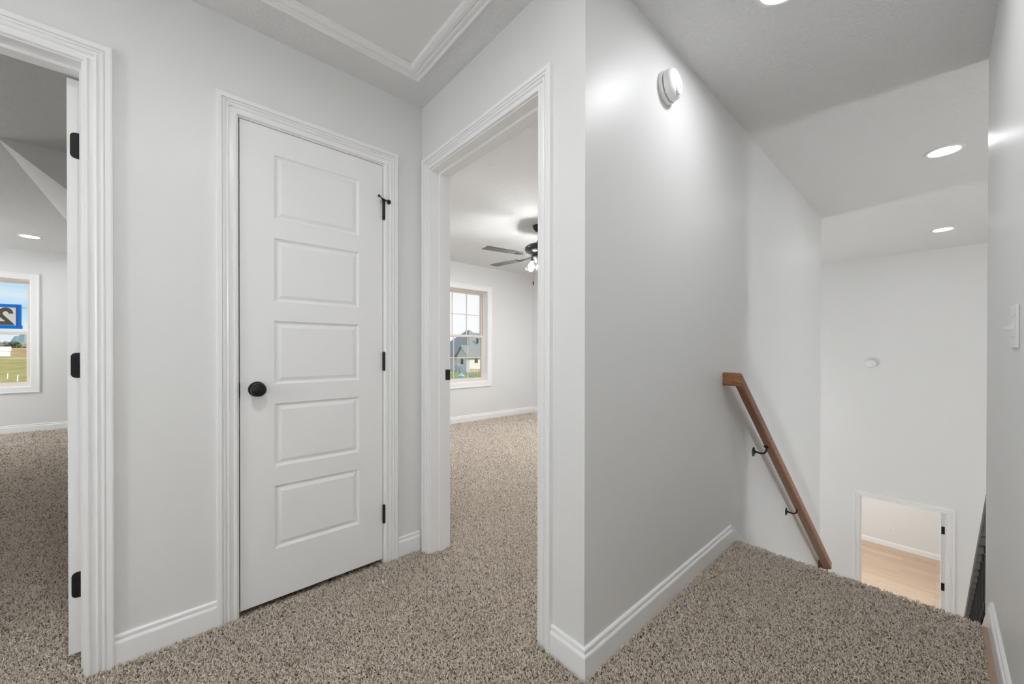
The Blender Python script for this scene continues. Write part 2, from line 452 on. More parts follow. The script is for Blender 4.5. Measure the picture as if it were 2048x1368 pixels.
lathe(bm, [(.0095, 0), (.0100, .001), (.0100, .007), (.0095, .008)], (hx, hy, 1.869), (0, 0, 1), 16)
tube(bm, [(hx-.034, hy-.022, 1.8815), (hx-.006, hy-.010, 1.8755), (hx+.020, hy-.006, 1.872)], .0030, 10)
lathe(bm, [(.0085, -.007), (.0105, -.006), (.0105, .006), (.0085, .007)], (hx+.024, hy-.005, 1.8705), (1, .1, -.15), 16)
lathe(bm, [(.0050, -.003), (.0065, -.002), (.0065, .002), (.0050, .003)], (hx-.034, hy-.022, 1.8815), (-.7, -.7, .2), 12)
extrude(bm, [(hx-.018, hy-.014, 1.876), (hx+.002, hy-.012, 1.876), (hx+.002, hy-.012, 1.862), (hx-.004, hy-.012, 1.862)], (0, .006, 0))
st = link('hinge_pin_stop', bm, M['black'], hg, smooth=True); st.matrix_parent_inverse = Matrix.Identity(4)
bm = bmesh.new(); box(bm, (CD[0]-.002, YA+.0005, 0.905), (CD[0]+.0045, YA+.024, 0.965)); link('latch', bm, M['black'], d1)

# ------------------------------------------------------------------ door 2: left room door, standing open
d2 = thing('door_2', 'open white door seen on its edge in the left doorway, three black hinge leaves', 'door', (LD[1], YA+WT, 0), kind='structure')
casing('casing', LD[0]-.005, LD[1]+.005, 0, LD[2]+.005, YA, (0, -1, 0), d2)
jamb_set(d2, LD[0], LD[1], 0, LD[2], YA, YA+WT, YA+0.048, YA+0.082, XZ)
ex1 = LD[1]-.014; ex0 = ex1-.035; ey = YA+WT-.002
lf = link('door_leaf', slab_mesh(ey, ey+0.757, 0.03, 2.052, [(ey+.12, ey+.637, a, b) for a, b in PZ], lambda u, v, w: (ex0+w, u, v)), M['door'], d2)
for z0, z1 in ((0.226, 0.316), (1.003, 1.092), (1.776, 1.866)):
    bm = bmesh.new(); r = .014; pts = []
    xa, xb = ex0+.0075, ex1+.002
    for cx, cz, a0 in ((xa+r, z1-r, 90), (xa+r, z0+r, 180)):
        for k in range(7):
            a = R(a0+k*15); pts.append((cx+r*math.cos(a), ey-.0022, cz+r*math.sin(a)))
    pts += [(xb, ey-.0022, z0), (xb, ey-.0022, z1)]
    extrude(bm, pts, (0, .0022, 0))
    for sxx, szz in ((xa+.010, z1-.016), (xa+.018, (z0+z1)/2), (xa+.010, z0+.016)):
        lathe(bm, [(.0036, .0022), (.0034, .003), (0, .0034)], (sxx, ey, szz), (0, -1, 0), 12)
    tube(bm, [(xb+.004, ey+.001, z0), (xb+.004, ey+.001, z1)], .0062, 12)
    link('hinge', bm, M['black'], d2)
for ys, nx in ((ex0, -1), (ex1, 1)):
    knob(d2, (ys, ey+0.757-.06, 0.938), (nx, 0, 0))

# ------------------------------------------------------------------ door 3: bedroom doorway (leaf out of sight)
d3 = thing('door_3', 'white cased bedroom doorway in the middle with a black strike plate', 'doorway', (XB, (BD[0]+BD[1])/2, 0), kind='structure')
bm = bmesh.new()
sweep(bm, CAS, [(XB, BD[1]+.005, 0), (XB, BD[1]+.005, BD[2]+.005), (XB, BD[0]-.005, BD[2]+.005), (XB, BD[0]-.005, 0)], (-1, 0, 0))
link('casing', bm, M['trim'], d3)
jamb_set(d3, BD[0], BD[1], 0, BD[2], XB, XB+WT, XB+0.048, XB+0.083, YZ)
bm = bmesh.new(); sx = XB+0.087; sw = 0.032
us = [sx, sx+.007, sx+.021, sx+sw]
pl = plate([sx, sx+sw], [0.938, 0.996], [(sx+.008, sx+.020, 0.953, 0.981)], BD[1]-.0016, BD[1]+.0004, XZ)
link('strike_plate', pl, M['black'], d3); bm.free()
bm = bmesh.new(); box(bm, (sx+.008, BD[1]-.0004, .953), (sx+.020, BD[1]+.0002, .981)); link('strike_hole_shade', bm, M['dark'], d3)  # thin dark sheet in place of the hole's shade

# ------------------------------------------------------------------ door 4: doorway at the foot of the stairs
d4 = thing('door_4', 'white cased doorway at the foot of the stairs, door open on black hinges', 'doorway', (XE, (ED[0]+ED[1])/2, LOW), kind='structure')
bm = bmesh.new()
sweep(bm, CAS, [(XE, ED[1]+.005, LOW), (XE, ED[1]+.005, ED[2]+.005), (XE, ED[0]-.005, ED[2]+.005), (XE, ED[0]-.005, LOW)], (-1, 0, 0))
link('casing', bm, M['trim'], d4)
jamb_set(d4, ED[0], ED[1], LOW, ED[2], XE, XE+WT, XE+0.048, XE+0.083, YZ)
fy0 = ED[0]+.012; fx = XE+WT-.002
link('door_leaf', slab_mesh(fx, fx+0.80, LOW+.012, ED[2]-.01, [(fx+.12, fx+.68, LOW+a, LOW+b) for a, b in PZ], lambda u, v, w: (u, fy0+w, v)), M['door'], d4)
for zz in (0.26, 1.05, 1.80):
    bm = bmesh.new(); box(bm, (fx-.003, fy0-.003, LOW+zz-.05), (fx, fy0+.030, LOW+zz+.05)); tube(bm, [(fx+.002, fy0-.007, LOW+zz-.05), (fx+.002, fy0-.007, LOW+zz+.05)], .007, 10)
    link('hinge', bm, M['black'], d4)

# ------------------------------------------------------------------ baseboards (room on the left of travel)
def base(name, path):
    bm = bmesh.new(); sweep(bm, BASE, path, (0, 0, 1)); return struct(name, bm, M['trim'])
base('baseboard_left', [(CD[0]-.005-CW, YA, 0), (LD[1]+.005+CW, YA, 0)])
base('baseboard_left_corner', [(XB-.017, YA, 0), (CD[1]+.005+CW, YA, 0)])
base('baseboard_stair', [(2.362, YC, 0), (XB, YC, 0), (XB, BD[0]-.005-CW, 0)])
base('baseboard_right', [(-2.5, YD, 0), (2.412, YD, 0)])
base('baseboard_hall', [(LD[0]-.005-CW, YA, 0), (-2.5, YA, 0)])
base('baseboard_bedroom', [(XBR, YC+WT, 0), (XBR, YBW, 0), (XB+WT, YBW, 0)])
base('baseboard_bonus', [(0.45, YLW, 0), (-4.2, YLW, 0)])
base('baseboard_lower', [(11.37, -2.1, LOW), (11.37, 3.1, LOW)])
def skirt(name, y, th, xa, xb):
    bm = bmesh.new()
    zt = lambda x: 0.108-SLOPE*(x-2.40)
    P = [(xa, y, min(zt(xa), 0.108)), (xb, y, zt(xb)), (xb, y, zt(xb)-0.42), (xa, y, zt(xa)-0.42)]
    extrude(bm, P, (0, th, 0)); return struct(name, bm, M['trim'])
skirt('trim_1', YC, -0.012, 2.364, XBR+WT)
skirt('trim_2', YD, 0.012, 2.414, 6.1)

# ------------------------------------------------------------------ windows
def window(name, label, ow, Y, sign=None):
    x0, x1, z0, z1 = ow
    w = thing(name, label, 'window', ((x0+x1)/2, Y, z0), kind='structure')
    bm = bmesh.new(); c = .006
    WC = [(0, 0), (0, .012), (.004, .0145), (.060, .0155), (.066, .019), (.079, .019), (.081, .017), (.081, 0)]
    sweep(bm, WC, [(x0-c+.008, Y, z0+.002), (x0-c+.008, Y, z1-.002), (x1+c-.008, Y, z1-.002), (x1+c-.008, Y, z0+.002)], (0, -1, 0), closed=True)
    link('casing', bm, M['trim'], w)
    link('jamb_liner', plate([x0-.001, x1+.001], [z0-.001, z1+.001], [(x0+.006, x1-.006, z0+.006, z1-.006)], Y-.001, Y+.085, XZ), M['trim'], w)
    fr = link('frame', plate([x0, x1], [z0, z1], [(x0+.027, x1-.027, z0+.030, z1-.027)], Y+.085, Y+.165, XZ), M['vinyl'], w)
    fx0, fx1, fz0, fz1 = x0+.022, x1-.022, z0+.026, z1-.022
    zm = 1.332
    for nm, a, b, yy in (('upper_sash', zm-.016, fz1, Y+.128), ('lower_sash', fz0, zm+.020, Y+.093)):
        st_, rl = (.024, .026) if nm == 'upper_sash' else (.032, .034)
        g = (fx0+st_, fx1-st_, a+rl, b-rl)
        s = link(nm, plate([fx0, fx1], [a, b], [g], yy, yy+.030, XZ), M['vinyl'], w)
        bm = bmesh.new()
        wd = (g[1]-g[0])/3; t = .006
        for k in (1, 2): box(bm, (g[0]+wd*k-t, yy+.008, g[2]), (g[0]+wd*k+t, yy+.018, g[3]))
        zc = (g[2]+g[3])/2; box(bm, (g[0], yy+.0085, zc-t), (g[1], yy+.0175, zc+t))
        mm = link('muntin_grid', bm, M['vinyl'], s); 
        bm = bmesh.new(); box(bm, (g[0]-.004, yy+.020, g[2]-.004), (g[1]+.004, yy+.024, g[3]+.004))
        link('pane', bm, M['glass'], s)
        for q in s.children: q.matrix_parent_inverse = Matrix.Identity(4)
    return w
window('window_1', 'tan-framed double-hung window of the left room with a taped sign', LW, YLW)
window('window_2', 'tan-framed double-hung window of the bedroom looking on houses', BW, YBW)

# number sign taped on the pane of the left room window: a 2 read from behind
sgy = YLW+.1275-.020
SX1 = -1.582*1.0                                   # right edge of tape
sg = thing('number_sign', 'white paper sign with a mirrored 2 and blue tape on the left window', 'sign', (-1.80, sgy, 1.39), None)
M['paper'] = simple('sign_paper', (0.62, 0.60, 0.56), 0.7); M['ink'] = simple('sign_ink', (0.055, 0.043, 0.03), 0.6)
M['tape'] = simple('blue_tape', (0.002, 0.15, 0.54), 0.6, spec=0.2); M['tape2'] = simple('blue_tape_lap', (0.006, 0.07, 0.36), 0.5)
sx0, sx1_, sz0, sz1 = -2.03, -1.585, 1.403, 1.702
bm = bmesh.new(); box(bm, (sx0, sgy, sz0), (sx1_, sgy+.0008, sz1)); link('paper', bm, M['paper'], sg)
for nm, a, b, mt in (('tape_strip', (sx0-.02, sgy-.0006, sz1-.030), (sx1_+.022, sgy, sz1+.014), 'tape'), ('tape_strip', (sx0-.02, sgy-.0006, sz0-.014), (sx1_+.030, sgy, sz0+.032), 'tape'),
                 ('tape_strip', (sx1_-.026, sgy-.0012, sz0-.010), (sx1_+.022, sgy-.0006, sz1+.010), 'tape'), ('tape_strip', (sx0-.022, sgy-.0012, sz0-.010), (sx0+.026, sgy-.0006, sz1+.010), 'tape'),
                 ('tape_strip', (sx1_-.026, sgy-.0016, sz0+.004), (sx1_-.004, sgy-.0012, sz1+.008), 'tape2')):
    bm = bmesh.new(); box(bm, a, b); link(nm, bm, M[mt], sg)
# the figure: outline of a bold 2, mirrored left to right
bm = bmesh.new()
arc = lambda r, a0, a1, n: [(r*math.cos(R(a0+(a1-a0)*k/n)), .135+r*math.sin(R(a0+(a1-a0)*k/n))) for k in range(n+1)]
out2 = arc(.072, 180, -32, 22)+[(.004, .043), (.075, .043), (.075, 0), (-.080, 0), (-.080, .010)]+arc(.027, -38, 180, 16)
ox, oz, sc2 = -1.694, 1.438, 1.12
extrude(bm, [(ox-q[0]*sc2*.78, sgy-.0005, oz+q[1]*sc2) for q in out2], (0, .0005, 0))
link('numeral', bm, M['ink'], sg)

# ------------------------------------------------------------------ attic hatch
ah = thing('attic_hatch', 'white panel attic hatch with moulded frame in the hall ceiling', 'hatch', ((HX0+HX1)/2, (HY0+HY1)/2, CEIL))
bm = bmesh.new()
prof = [(a+.001, b) for a, b in CAS]
sweep(bm, [(-.002, 0)]+[(a*1.16, b) for a, b in CAS[1:]], [(HX0, HY0, CEIL), (HX0, HY1, CEIL), (HX1, HY1, CEIL), (HX1, HY0, CEIL)], (0, 0, -1), closed=True)
link('frame', bm, M['trim'], ah)
bm = bmesh.new(); box(bm, (HX0+.008, HY0+.008, CEIL-.002), (HX1-.008, HY1-.008, CEIL+.012))
pn = link('panel', bm, simple('hatch_panel', (0.74, 0.74, 0.735), 0.5), ah)
bm = bmesh.new()
for px, py in ((0.86, 1.67), (0.80, 1.45), (0.50, 1.66), (0.84, 1.25), (0.1, 1.66), (0.86, 1.02)):
    lathe(bm, [(.006, 0), (.0055, .0012), (0, .002)], (px, py, CEIL-.002), (0, 0, -1), 12)
q = link('nail_head', bm, pn.data.materials[0], pn); q.matrix_parent_inverse = Matrix.Identity(4)
tag(q, kind='stuff')
bm = bmesh.new(); box(bm, (HX0-.15, HY0-.15, CEIL+.081), (HX1+.15, HY1+.15, CEIL+.6)); struct('attic_shade_box', bm, M['dark'])  # near-black box gives the gap round the hatch its shade

# ------------------------------------------------------------------ recessed lights
def recessed(x, y, z, label, s, group='recessed ceiling lights', col=(0.965, 0.985, 1.0)):
    t = thing('recessed_downlight', label, 'ceiling light', (x, y, z), group)
    bm = bmesh.new(); lathe(bm, [(.072, -.002), (.074, .007), (.082, .0085), (.090, .007), (.0935, .003), (.0935, -.002)], (x, y, z), (0, 0, -1), 48, cap=False)
    link('trim_ring', bm, M['plastic'], t, smooth=True)
    bm = bmesh.new(); lathe(bm, [(.0735, .004), (0, .004)], (x, y, z), (0, 0, -1), 48, cap=False)
    link('lens', bm, emit('led_lens', col, s), t, flip=True)
    return t
recessed(1.660, 0.376, CEIL, 'round recessed light at the top edge above the landing', G['lamp0'])
recessed(3.832, -0.026, CEIL, 'larger round recessed light halfway along the stair ceiling', G['lamp1'])
recessed(6.285, -0.037, CEIL, 'farthest small recessed light in the stair ceiling by the far wall', G['lamp2'])
recessed(-1.285, 7.08, CEIL, 'round recessed light in the left room ceiling above the window', G['bonus'])
recessed(-3.10, 7.08, CEIL, 'added unseen recessed light deep in the left room, left of the window', G['bonus'])  # out of view, added to lift the room's brightness
recessed(9.4, 0.4, LOW+2.7, 'added unseen recessed light in the lower room beyond the far doorway', G['low'], col=(.90, .97, 1.0))  # added unseen lamp that lights the lower room
recessed(9.4, 2.2, LOW+2.7, 'added unseen recessed light at the left of the lower room', G['low'], col=(.90, .97, 1.0))  # second added lamp of the lower room, also unseen

recessed(0.02, 0.62, CEIL, 'added unseen recessed hall light beside the attic hatch', G['hall2'])  # added out of view to brighten the closet door and hall
def lamp(x, y, z0, z, label, s, r=0.13):  # unseen lamps, added to raise the light in hall and left room
    t = thing('added_floor_lamp', label, 'fill lamp', (x, y, z0), 'added fill lamps')
    bm = bmesh.new(); lathe(bm, [(.15, 0.02), (.15, .035), (.02, .05), (.012, .08), (.012, z-z0-r*.8), (.04, z-z0-r*.75)], (x, y, z0), (0, 0, 1), 28); link('stand', bm, M['black'], t, smooth=True)
    bm = bmesh.new(); bmesh.ops.create_uvsphere(bm, u_segments=28, v_segments=18, radius=r, matrix=Matrix.Translation((x, y, z))); link('globe', bm, emit('fill_glow', (.94, .98, 1.0), s), t, smooth=True)
lamp(-2.15, 0.88, 0, 1.45, 'added unseen globe lamp on a black stand at the end of the hall', G['hall'])
lamp(-3.30, 6.60, 0, 1.45, 'added unseen globe lamp on a black stand in the left room', G['bonus2'])
for bx_, by_, lb in ((1.75, 3.75, 'added unseen recessed light in the left corner of the bedroom ceiling'), (3.70, 1.90, 'added unseen recessed light near the right wall of the bedroom'), (3.72, 2.88, 'added unseen recessed light at the right of the ceiling fan')):  # none of these is in view; added to brighten the bedroom carpet
    recessed(bx_, by_, CEIL, lb, G['bed2'])
def pendant(x, y, z, label, s, r=0.16):  # unseen globes added to throw light up on the stairwell ceiling
    t = thing('added_pendant', label, 'fill light', (x, y, CEIL), 'added foyer lights')
    bm = bmesh.new(); lathe(bm, [(.06, 0), (.06, .02), (.02, .03)], (x, y, CEIL), (0, 0, -1), 24); tube(bm, [(x, y, CEIL-.02), (x, y, z+r)], .006, 8); link('stem', bm, M['black'], t)
    bm = bmesh.new(); bmesh.ops.create_uvsphere(bm, u_segments=24, v_segments=16, radius=r, matrix=Matrix.Translation((x, y, z))); link('globe', bm, emit('fill_glow', (.94, .98, 1.0), s), t, smooth=True)
pendant(5.15, 3.1, -0.4, 'added unseen globe light over the foyer left of the stairs', G['foyL'], 0.2)
pendant(3.08, -2.4, -0.4, 'added unseen globe light over the foyer right of the stairs', G['foyR'], 0.2)

# ------------------------------------------------------------------ smoke detectors
def detector(at, n, label, s=1.0):
    n = Vector(n); t = thing('smoke_detector', label, 'smoke detector', at, 'smoke detectors'); at = Vector(at)
    bm = bmesh.new(); lathe(bm, [(.064*s, 0), (.067*s, .001), (.068*s, .012), (.066*s, .017), (.052*s, .0175)], at, n, 48); link('base', bm, M['plastic'], t, smooth=True)
    bm = bmesh.new(); lathe(bm, [(.056*s, .0165), (.056*s, .0215)], at, n, 48, cap=False); link('vent_slot', bm, simple('vent_dark', (.10, .10, .095), .8), t, smooth=True)
    bm = bmesh.new(); lathe(bm, [(.050*s, .021), (.0625*s, .021), (.0635*s, .024), (.062*s, .038), (.055*s, .048), (.043*s, .0535), (.022*s, .055), (0, .0552)], at, n, 48); c = link('cover', bm, M['plastic'], t, smooth=True)
    u = Vector((0, 0, -1)); side = n.cross(u)
    bc = at+u*.030*s+side*.004
    bm = bmesh.new(); lathe(bm, [(.020*s, .048), (.0205*s, .054), (.019*s, .058), (.012*s, .0592), (0, .0594)], bc, n, 28); link('test_button', bm, M['plastic'], t, smooth=True)
    for k in range(4):
        a = R(45+90*k); p = at+(u*math.cos(a)+side*math.sin(a))*.056*s
        bm = bmesh.new(); lathe(bm, [(.0045, .017), (.0045, .022)], p, n, 8); link('post', bm, M['plastic'], t)
    bm = bmesh.new(); lathe(bm, [(.003, .0545), (.003, .0562), (0, .0566)], at+side*.022*s+u*.01, n, 12); link('indicator', bm, simple('indicator_dark', (.08, .08, .08), .4), t)
detector((1.578, YC, 2.232), (0, -1, 0), 'round white smoke detector high on the stair wall near the ceiling')
detector((XE, 0.632, 0.926), (-1, 0, 0), 'round white smoke detector on the far wall above the lower doorway')

# ------------------------------------------------------------------ light switch and outlet
sw = thing('light_switch', 'white toggle light switch plate on the right-hand wall', 'light switch', (1.835, YD, 1.17))
px0, px1, pz0, pz1 = 1.745, 1.868, 1.110, 1.233
bm = bbox((px0, YD, pz0), (px1, YD+.0065, pz1), .0028); link('cover_plate', bm, M['plastic'], sw)
for cxs in (px0+.0385, px1-.0385):
    bm = bbox((cxs-.006, YD+.0055, 1.159), (cxs+.006, YD+.0075, 1.184), .0006); link('toggle_bezel', bm, M['plastic'], sw)
    bm = bmesh.new(); extrude(bm, [(cxs-.0045, YD+.006, 1.166), (cxs-.0045, YD+.006, 1.177), (cxs-.004, YD+.022, 1.1725), (cxs-.004, YD+.0215, 1.1665)], (.0088, 0, 0)); link('toggle', bm, M['plastic'], sw)
    for zz in (1.141, 1.202):
        bm = bmesh.new(); lathe(bm, [(.0034, .0060), (.0034, .0070), (0, .0074)], (cxs, YD, zz), (0, 1, 0), 12); link('screw', bm, simple('screw_grey', (.45, .45, .44), .4), sw)
oy, oz = 0.645, LOW+0.36
ol = thing('outlet', 'white square outlet plate on the wall of the lower room', 'outlet', (11.37, oy, oz))
bm = bbox((11.364, oy-.06, oz-.06), (11.37, oy+.06, oz+.06), .002); link('cover_plate', bm, M['plastic'], ol)
for dz in (-.02, .02):
    bm = bbox((11.3615, oy-.017, oz+dz-.014), (11.3645, oy+.017, oz+dz+.014), .001); link('receptacle', bm, simple('outlet_face', (.72, .72, .71), .4), ol)

# ------------------------------------------------------------------ wall handrail
RY = 0.7125                                             # rail centre
RX0, RX1 = 2.2680, 4.8200
zb = lambda x: 0.912-SLOPE*(x-2.2395)
RP = [(-.022, 0), (.022, 0), (.0275, .008), (.0285, .016), (.0262, .0175), (.0262, .0205), (.0280, .023), (.0258, .033), (.0262, .045), (.0285, .056), (.0270, .065), (.017, .071), (-.017, .071),
      (-.0270, .065), (-.0285, .056), (-.0262, .045), (-.0258, .033), (-.0280, .023), (-.0262, .0205), (-.0262, .0175), (-.0285, .016), (-.0275, .008)]
hr = thing('handrail', 'brown stained wooden handrail sloping down the stair wall on black brackets', 'handrail', (RX0, YC, zb(RX0)))
M['oak_end'] = wood_mat('stained_oak_return', (0.150, 0.058, 0.022), (0.38, 0.170, 0.075), 14, (9, 1.6, 9), 0.36)
zA, zB = zb(RX0-.0285), zb(RX1+.0285)
rings = [[(RX0+a, YC-.0005, zA+b) for a, b in RP], [(RX0+a, RY+a, zA+b) for a, b in RP], [(RX1-a, RY+a, zB+b) for a, b in RP], [(RX1-a, YC-.0005, zB+b) for a, b in RP]]
for nm, k, mt in (('rail_return', 0, 'oak_end'), ('rail', 1, 'oak'), ('rail_return', 2, 'oak_end')):
    bm = bmesh.new(); ra = [bm.verts.new(p) for p in rings[k]]; rb = [bm.verts.new(p) for p in rings[k+1]]
    for q in range(len(RP)): bm.faces.new((ra[q], ra[(q+1) % len(RP)], rb[(q+1) % len(RP)], rb[q]))
    bm.faces.new(ra[::-1]); bm.faces.new(rb)
    link(nm, bm, M[mt], hr, smooth=30)
for xw, zw in ((2.766, 0.455), (3.565, -0.155), (4.800, -1.084)):
    br = None
    bm = bmesh.new(); lathe(bm, [(0, 0), (.0225, 0), (.0225, .003), (.019, .006), (.009, .009), (.0065, .014)], (xw, YC, zw), (0, -1, 0), 24)
    for v in bm.verts: v.co.z = zw+(v.co.z-zw)*1.35
    zr = zb(xw+.028)
    pts = []
    P0, P1, P2, P3 = Vector((xw, YC-.008, zw+.006)), Vector((xw+.004, YC-.052, zw-.012)), Vector((xw+.018, RY-.002, zw-.004)), Vector((xw+.030, RY+.004, zr-.004))
    for k in range(13):
        t = k/12; pts.append(P0*(1-t)**3+P1*3*t*(1-t)**2+P2*3*t*t*(1-t)+P3*t**3)
    tube(bm, pts, .0058, 12)
    sl = Vector((1, 0, -SLOPE)).normalized(); nd = Vector((-SLOPE, 0, -1)).normalized()
    lathe(bm, [(.0075, -.006), (.014, -.002), (.0165, .003)], Vector((xw+.030, RY+.004, zr))-(-nd)*.001, -nd, 16)
    link('bracket', bm, M['black'], hr, smooth=True)

# ------------------------------------------------------------------ stair railing on the open right side
sr = thing('stair_railing', 'dark stair railing with iron balusters beyond the right wall', 'railing', (2.80, -0.20, -0.3))
yr = -0.2015
bm = bmesh.new()
zl = lambda x: -SLOPE*(x-2.40)
extrude(bm, [(2.79, YD-WT, zl(2.79)+.10), (XBOT, YD-WT, zl(XBOT)+.10), (XBOT, YD-WT, LOW), (2.79, YD-WT, LOW)], (0, WT, 0))
struct('wall_stair_curb', bm, M['wall'])
bm = bmesh.new()
HP = [(-.030, 0), (.030, 0), (.034, .010), (.034, .030), (.026, .044), (.010, .050), (-.010, .050), (-.026, .044), (-.034, .030), (-.034, .010)]
extrude(bm, [(2.787, yr-a, zl(2.787)+0.855+b) for a, b in HP], (XBOT-2.787, 0, -SLOPE*(XBOT-2.787)))
link('rail', bm, M['greywood'], sr, smooth=30)
x = 2.86
while x < XBOT-.05:
    bm = bmesh.new(); box(bm, (x-.007, yr-.007, zl(x)+.09), (x+.007, yr+.007, zl(x)+.87))
    box(bm, (x-.012, yr-.012, zl(x)+.815), (x+.012, yr+.012, zl(x)+.855)); box(bm, (x-.014, yr-.014, zl(x)+.09), (x+.014, yr+.014, zl(x)+.125))
    lathe(bm, [(.007, -.05), (.017, -.02), (.020, 0), (.017, .02), (.007, .05)], (x, yr, zl(x)+.45), (0, 0, 1), 10)
    link('baluster', bm, M['iron'], sr); x += 0.127
bm = bmesh.new(); box(bm, (XBOT-.01, yr-.05, LOW), (XBOT+.09, yr+.05, zl(XBOT)+1.0)); box(bm, (XBOT-.025, yr-.065, zl(XBOT)+1.0), (XBOT+.105, yr+.065, zl(XBOT)+1.03)); link('newel_post', bm, M['greywood'], sr)

# ------------------------------------------------------------------ ceiling fan
FX, FY = 2.908, 2.840
fan = thing('ceiling_fan', 'black five-blade ceiling fan with lit clear glass shades in the bedroom', 'ceiling fan', (FX, FY, CEIL))
bm = bmesh.new(); lathe(bm, [(.030, .0), (.068, .0), (.068, .010), (.062, .030), (.040, .055), (.018, .064), (.014, .066)], (FX, FY, CEIL), (0, 0, -1), 32); link('canopy', bm, M['black'], fan, smooth=True)
bm = bmesh.new(); tube(bm, [(FX, FY, CEIL-.05), (FX, FY, 2.23)], .013, 16); link('downrod', bm, M['black'], fan, smooth=True)
bm = bmesh.new(); lathe(bm, [(.016, 2.285), (.024, 2.275), (.026, 2.255), (.075, 2.245), (.125, 2.228), (.150, 2.205), (.152, 2.180), (.140, 2.162), (.105, 2.150), (.085, 2.135), (.080, 2.118)], (FX, FY, 0), (0, 0, 1), 40); link('motor_housing', bm, simple('satin_black', (.016, .016, .017), .28), fan, smooth=True)
M['blade'] = simple('blade_black_walnut', (.10, .098, .096), .45)
for k in range(5):
    a = R(171-72*k)
    d = Vector((math.cos(a), math.sin(a), 0)); s = Vector((-d.y, d.x, 0)); O = Vector((FX, FY, 2.112))
    tilt = R(1)
    up_ = (Vector((0, 0, 1))*math.cos(tilt)+s*math.sin(tilt)); s2 = (s*math.cos(tilt)-Vector((0, 0, 1))*math.sin(tilt))
    bm = bmesh.new(); extrude(bm, [O+d*r+s2*w-up_*.003 for r, w in ((.235, -.052), (.44, -.062), (.640, -.066), (.668, -.052), (.668, .052), (.640, .066), (.44, .062), (.235, .052))], up_*.006)
    bl = link('blade', bm, M['blade'], fan)
    bm = bmesh.new(); extrude(bm, [O+d*r+s2*w+up_*-.007+Vector((0, 0, z)) for r, w, z in ((.09, -.014, .016), (.15, -.012, .006), (.225, -.022, 0), (.290, -.038, 0), (.290, .038, 0), (.225, .022, 0), (.15, .012, .006), (.09, .014, .016))], up_*.004)
    ir = link('blade_iron', bm, M['black'], bl); ir.matrix_parent_inverse = Matrix.Identity(4)
bm = bmesh.new(); lathe(bm, [(.078, 2.122), (.082, 2.105), (.070, 2.085), (.048, 2.070), (.040, 2.045), (.022, 2.035), (0, 2.033)], (FX, FY, 0), (0, 0, 1), 32); link('switch_housing', bm, M['black'], fan, smooth=True)
bulb_m = emit('bulb_glow', (.97, .98, .98), G['bed'])
for k in range(3):
    a = R(138+120*k); d = Vector((math.cos(a), math.sin(a), 0)); A = Vector((FX, FY, 2.098))
    tip = A+d*.066+Vector((0, 0, -.010)); ax = (d*.22+Vector((0, 0, -1))).normalized()
    bm = bmesh.new(); tube(bm, [A+d*.02, A+d*.050+Vector((0, 0, .004)), tip], .009, 10); lathe(bm, [(.012, -.004), (.021, .0), (.022, .022), (.018, .028)], tip, ax, 20)
    arm = link('light_arm', bm, M['black'], fan, smooth=True)
    bm = bmesh.new(); lathe(bm, smooth_prof([(.021, .018), (.034, .034), (.053, .062), (.064, .092), (.064, .115), (.054, .138), (.042, .150)]), tip, ax, 40, cap=False)
    q = link('glass_shade', bm, M['shade'], arm, smooth=True); q.matrix_parent_inverse = Matrix.Identity(4)
    bm = bmesh.new(); lathe(bm, smooth_prof([(.010, .026), (.013, .040), (.024, .060), (.031, .083), (.029, .102), (.018, .116), (0, .122)]), tip, ax, 32)
    q = link('bulb', bm, bulb_m, arm, smooth=True); q.matrix_parent_inverse = Matrix.Identity(4)
cxn = Vector((FX-.085, FY+.000, 0))
bm = bmesh.new(); tube(bm, [(FX-.045, FY, 2.06), (cxn.x, cxn.y, 2.04), (cxn.x, cxn.y, 1.83)], .0009, 6); lathe(bm, [(.003, .024), (.0055, .016), (.0062, .004), (.005, -.014), (.002, -.020)], (cxn.x, cxn.y, 1.815), (0, 0, 1), 12); link('pull_chain', bm, M['black'], fan)

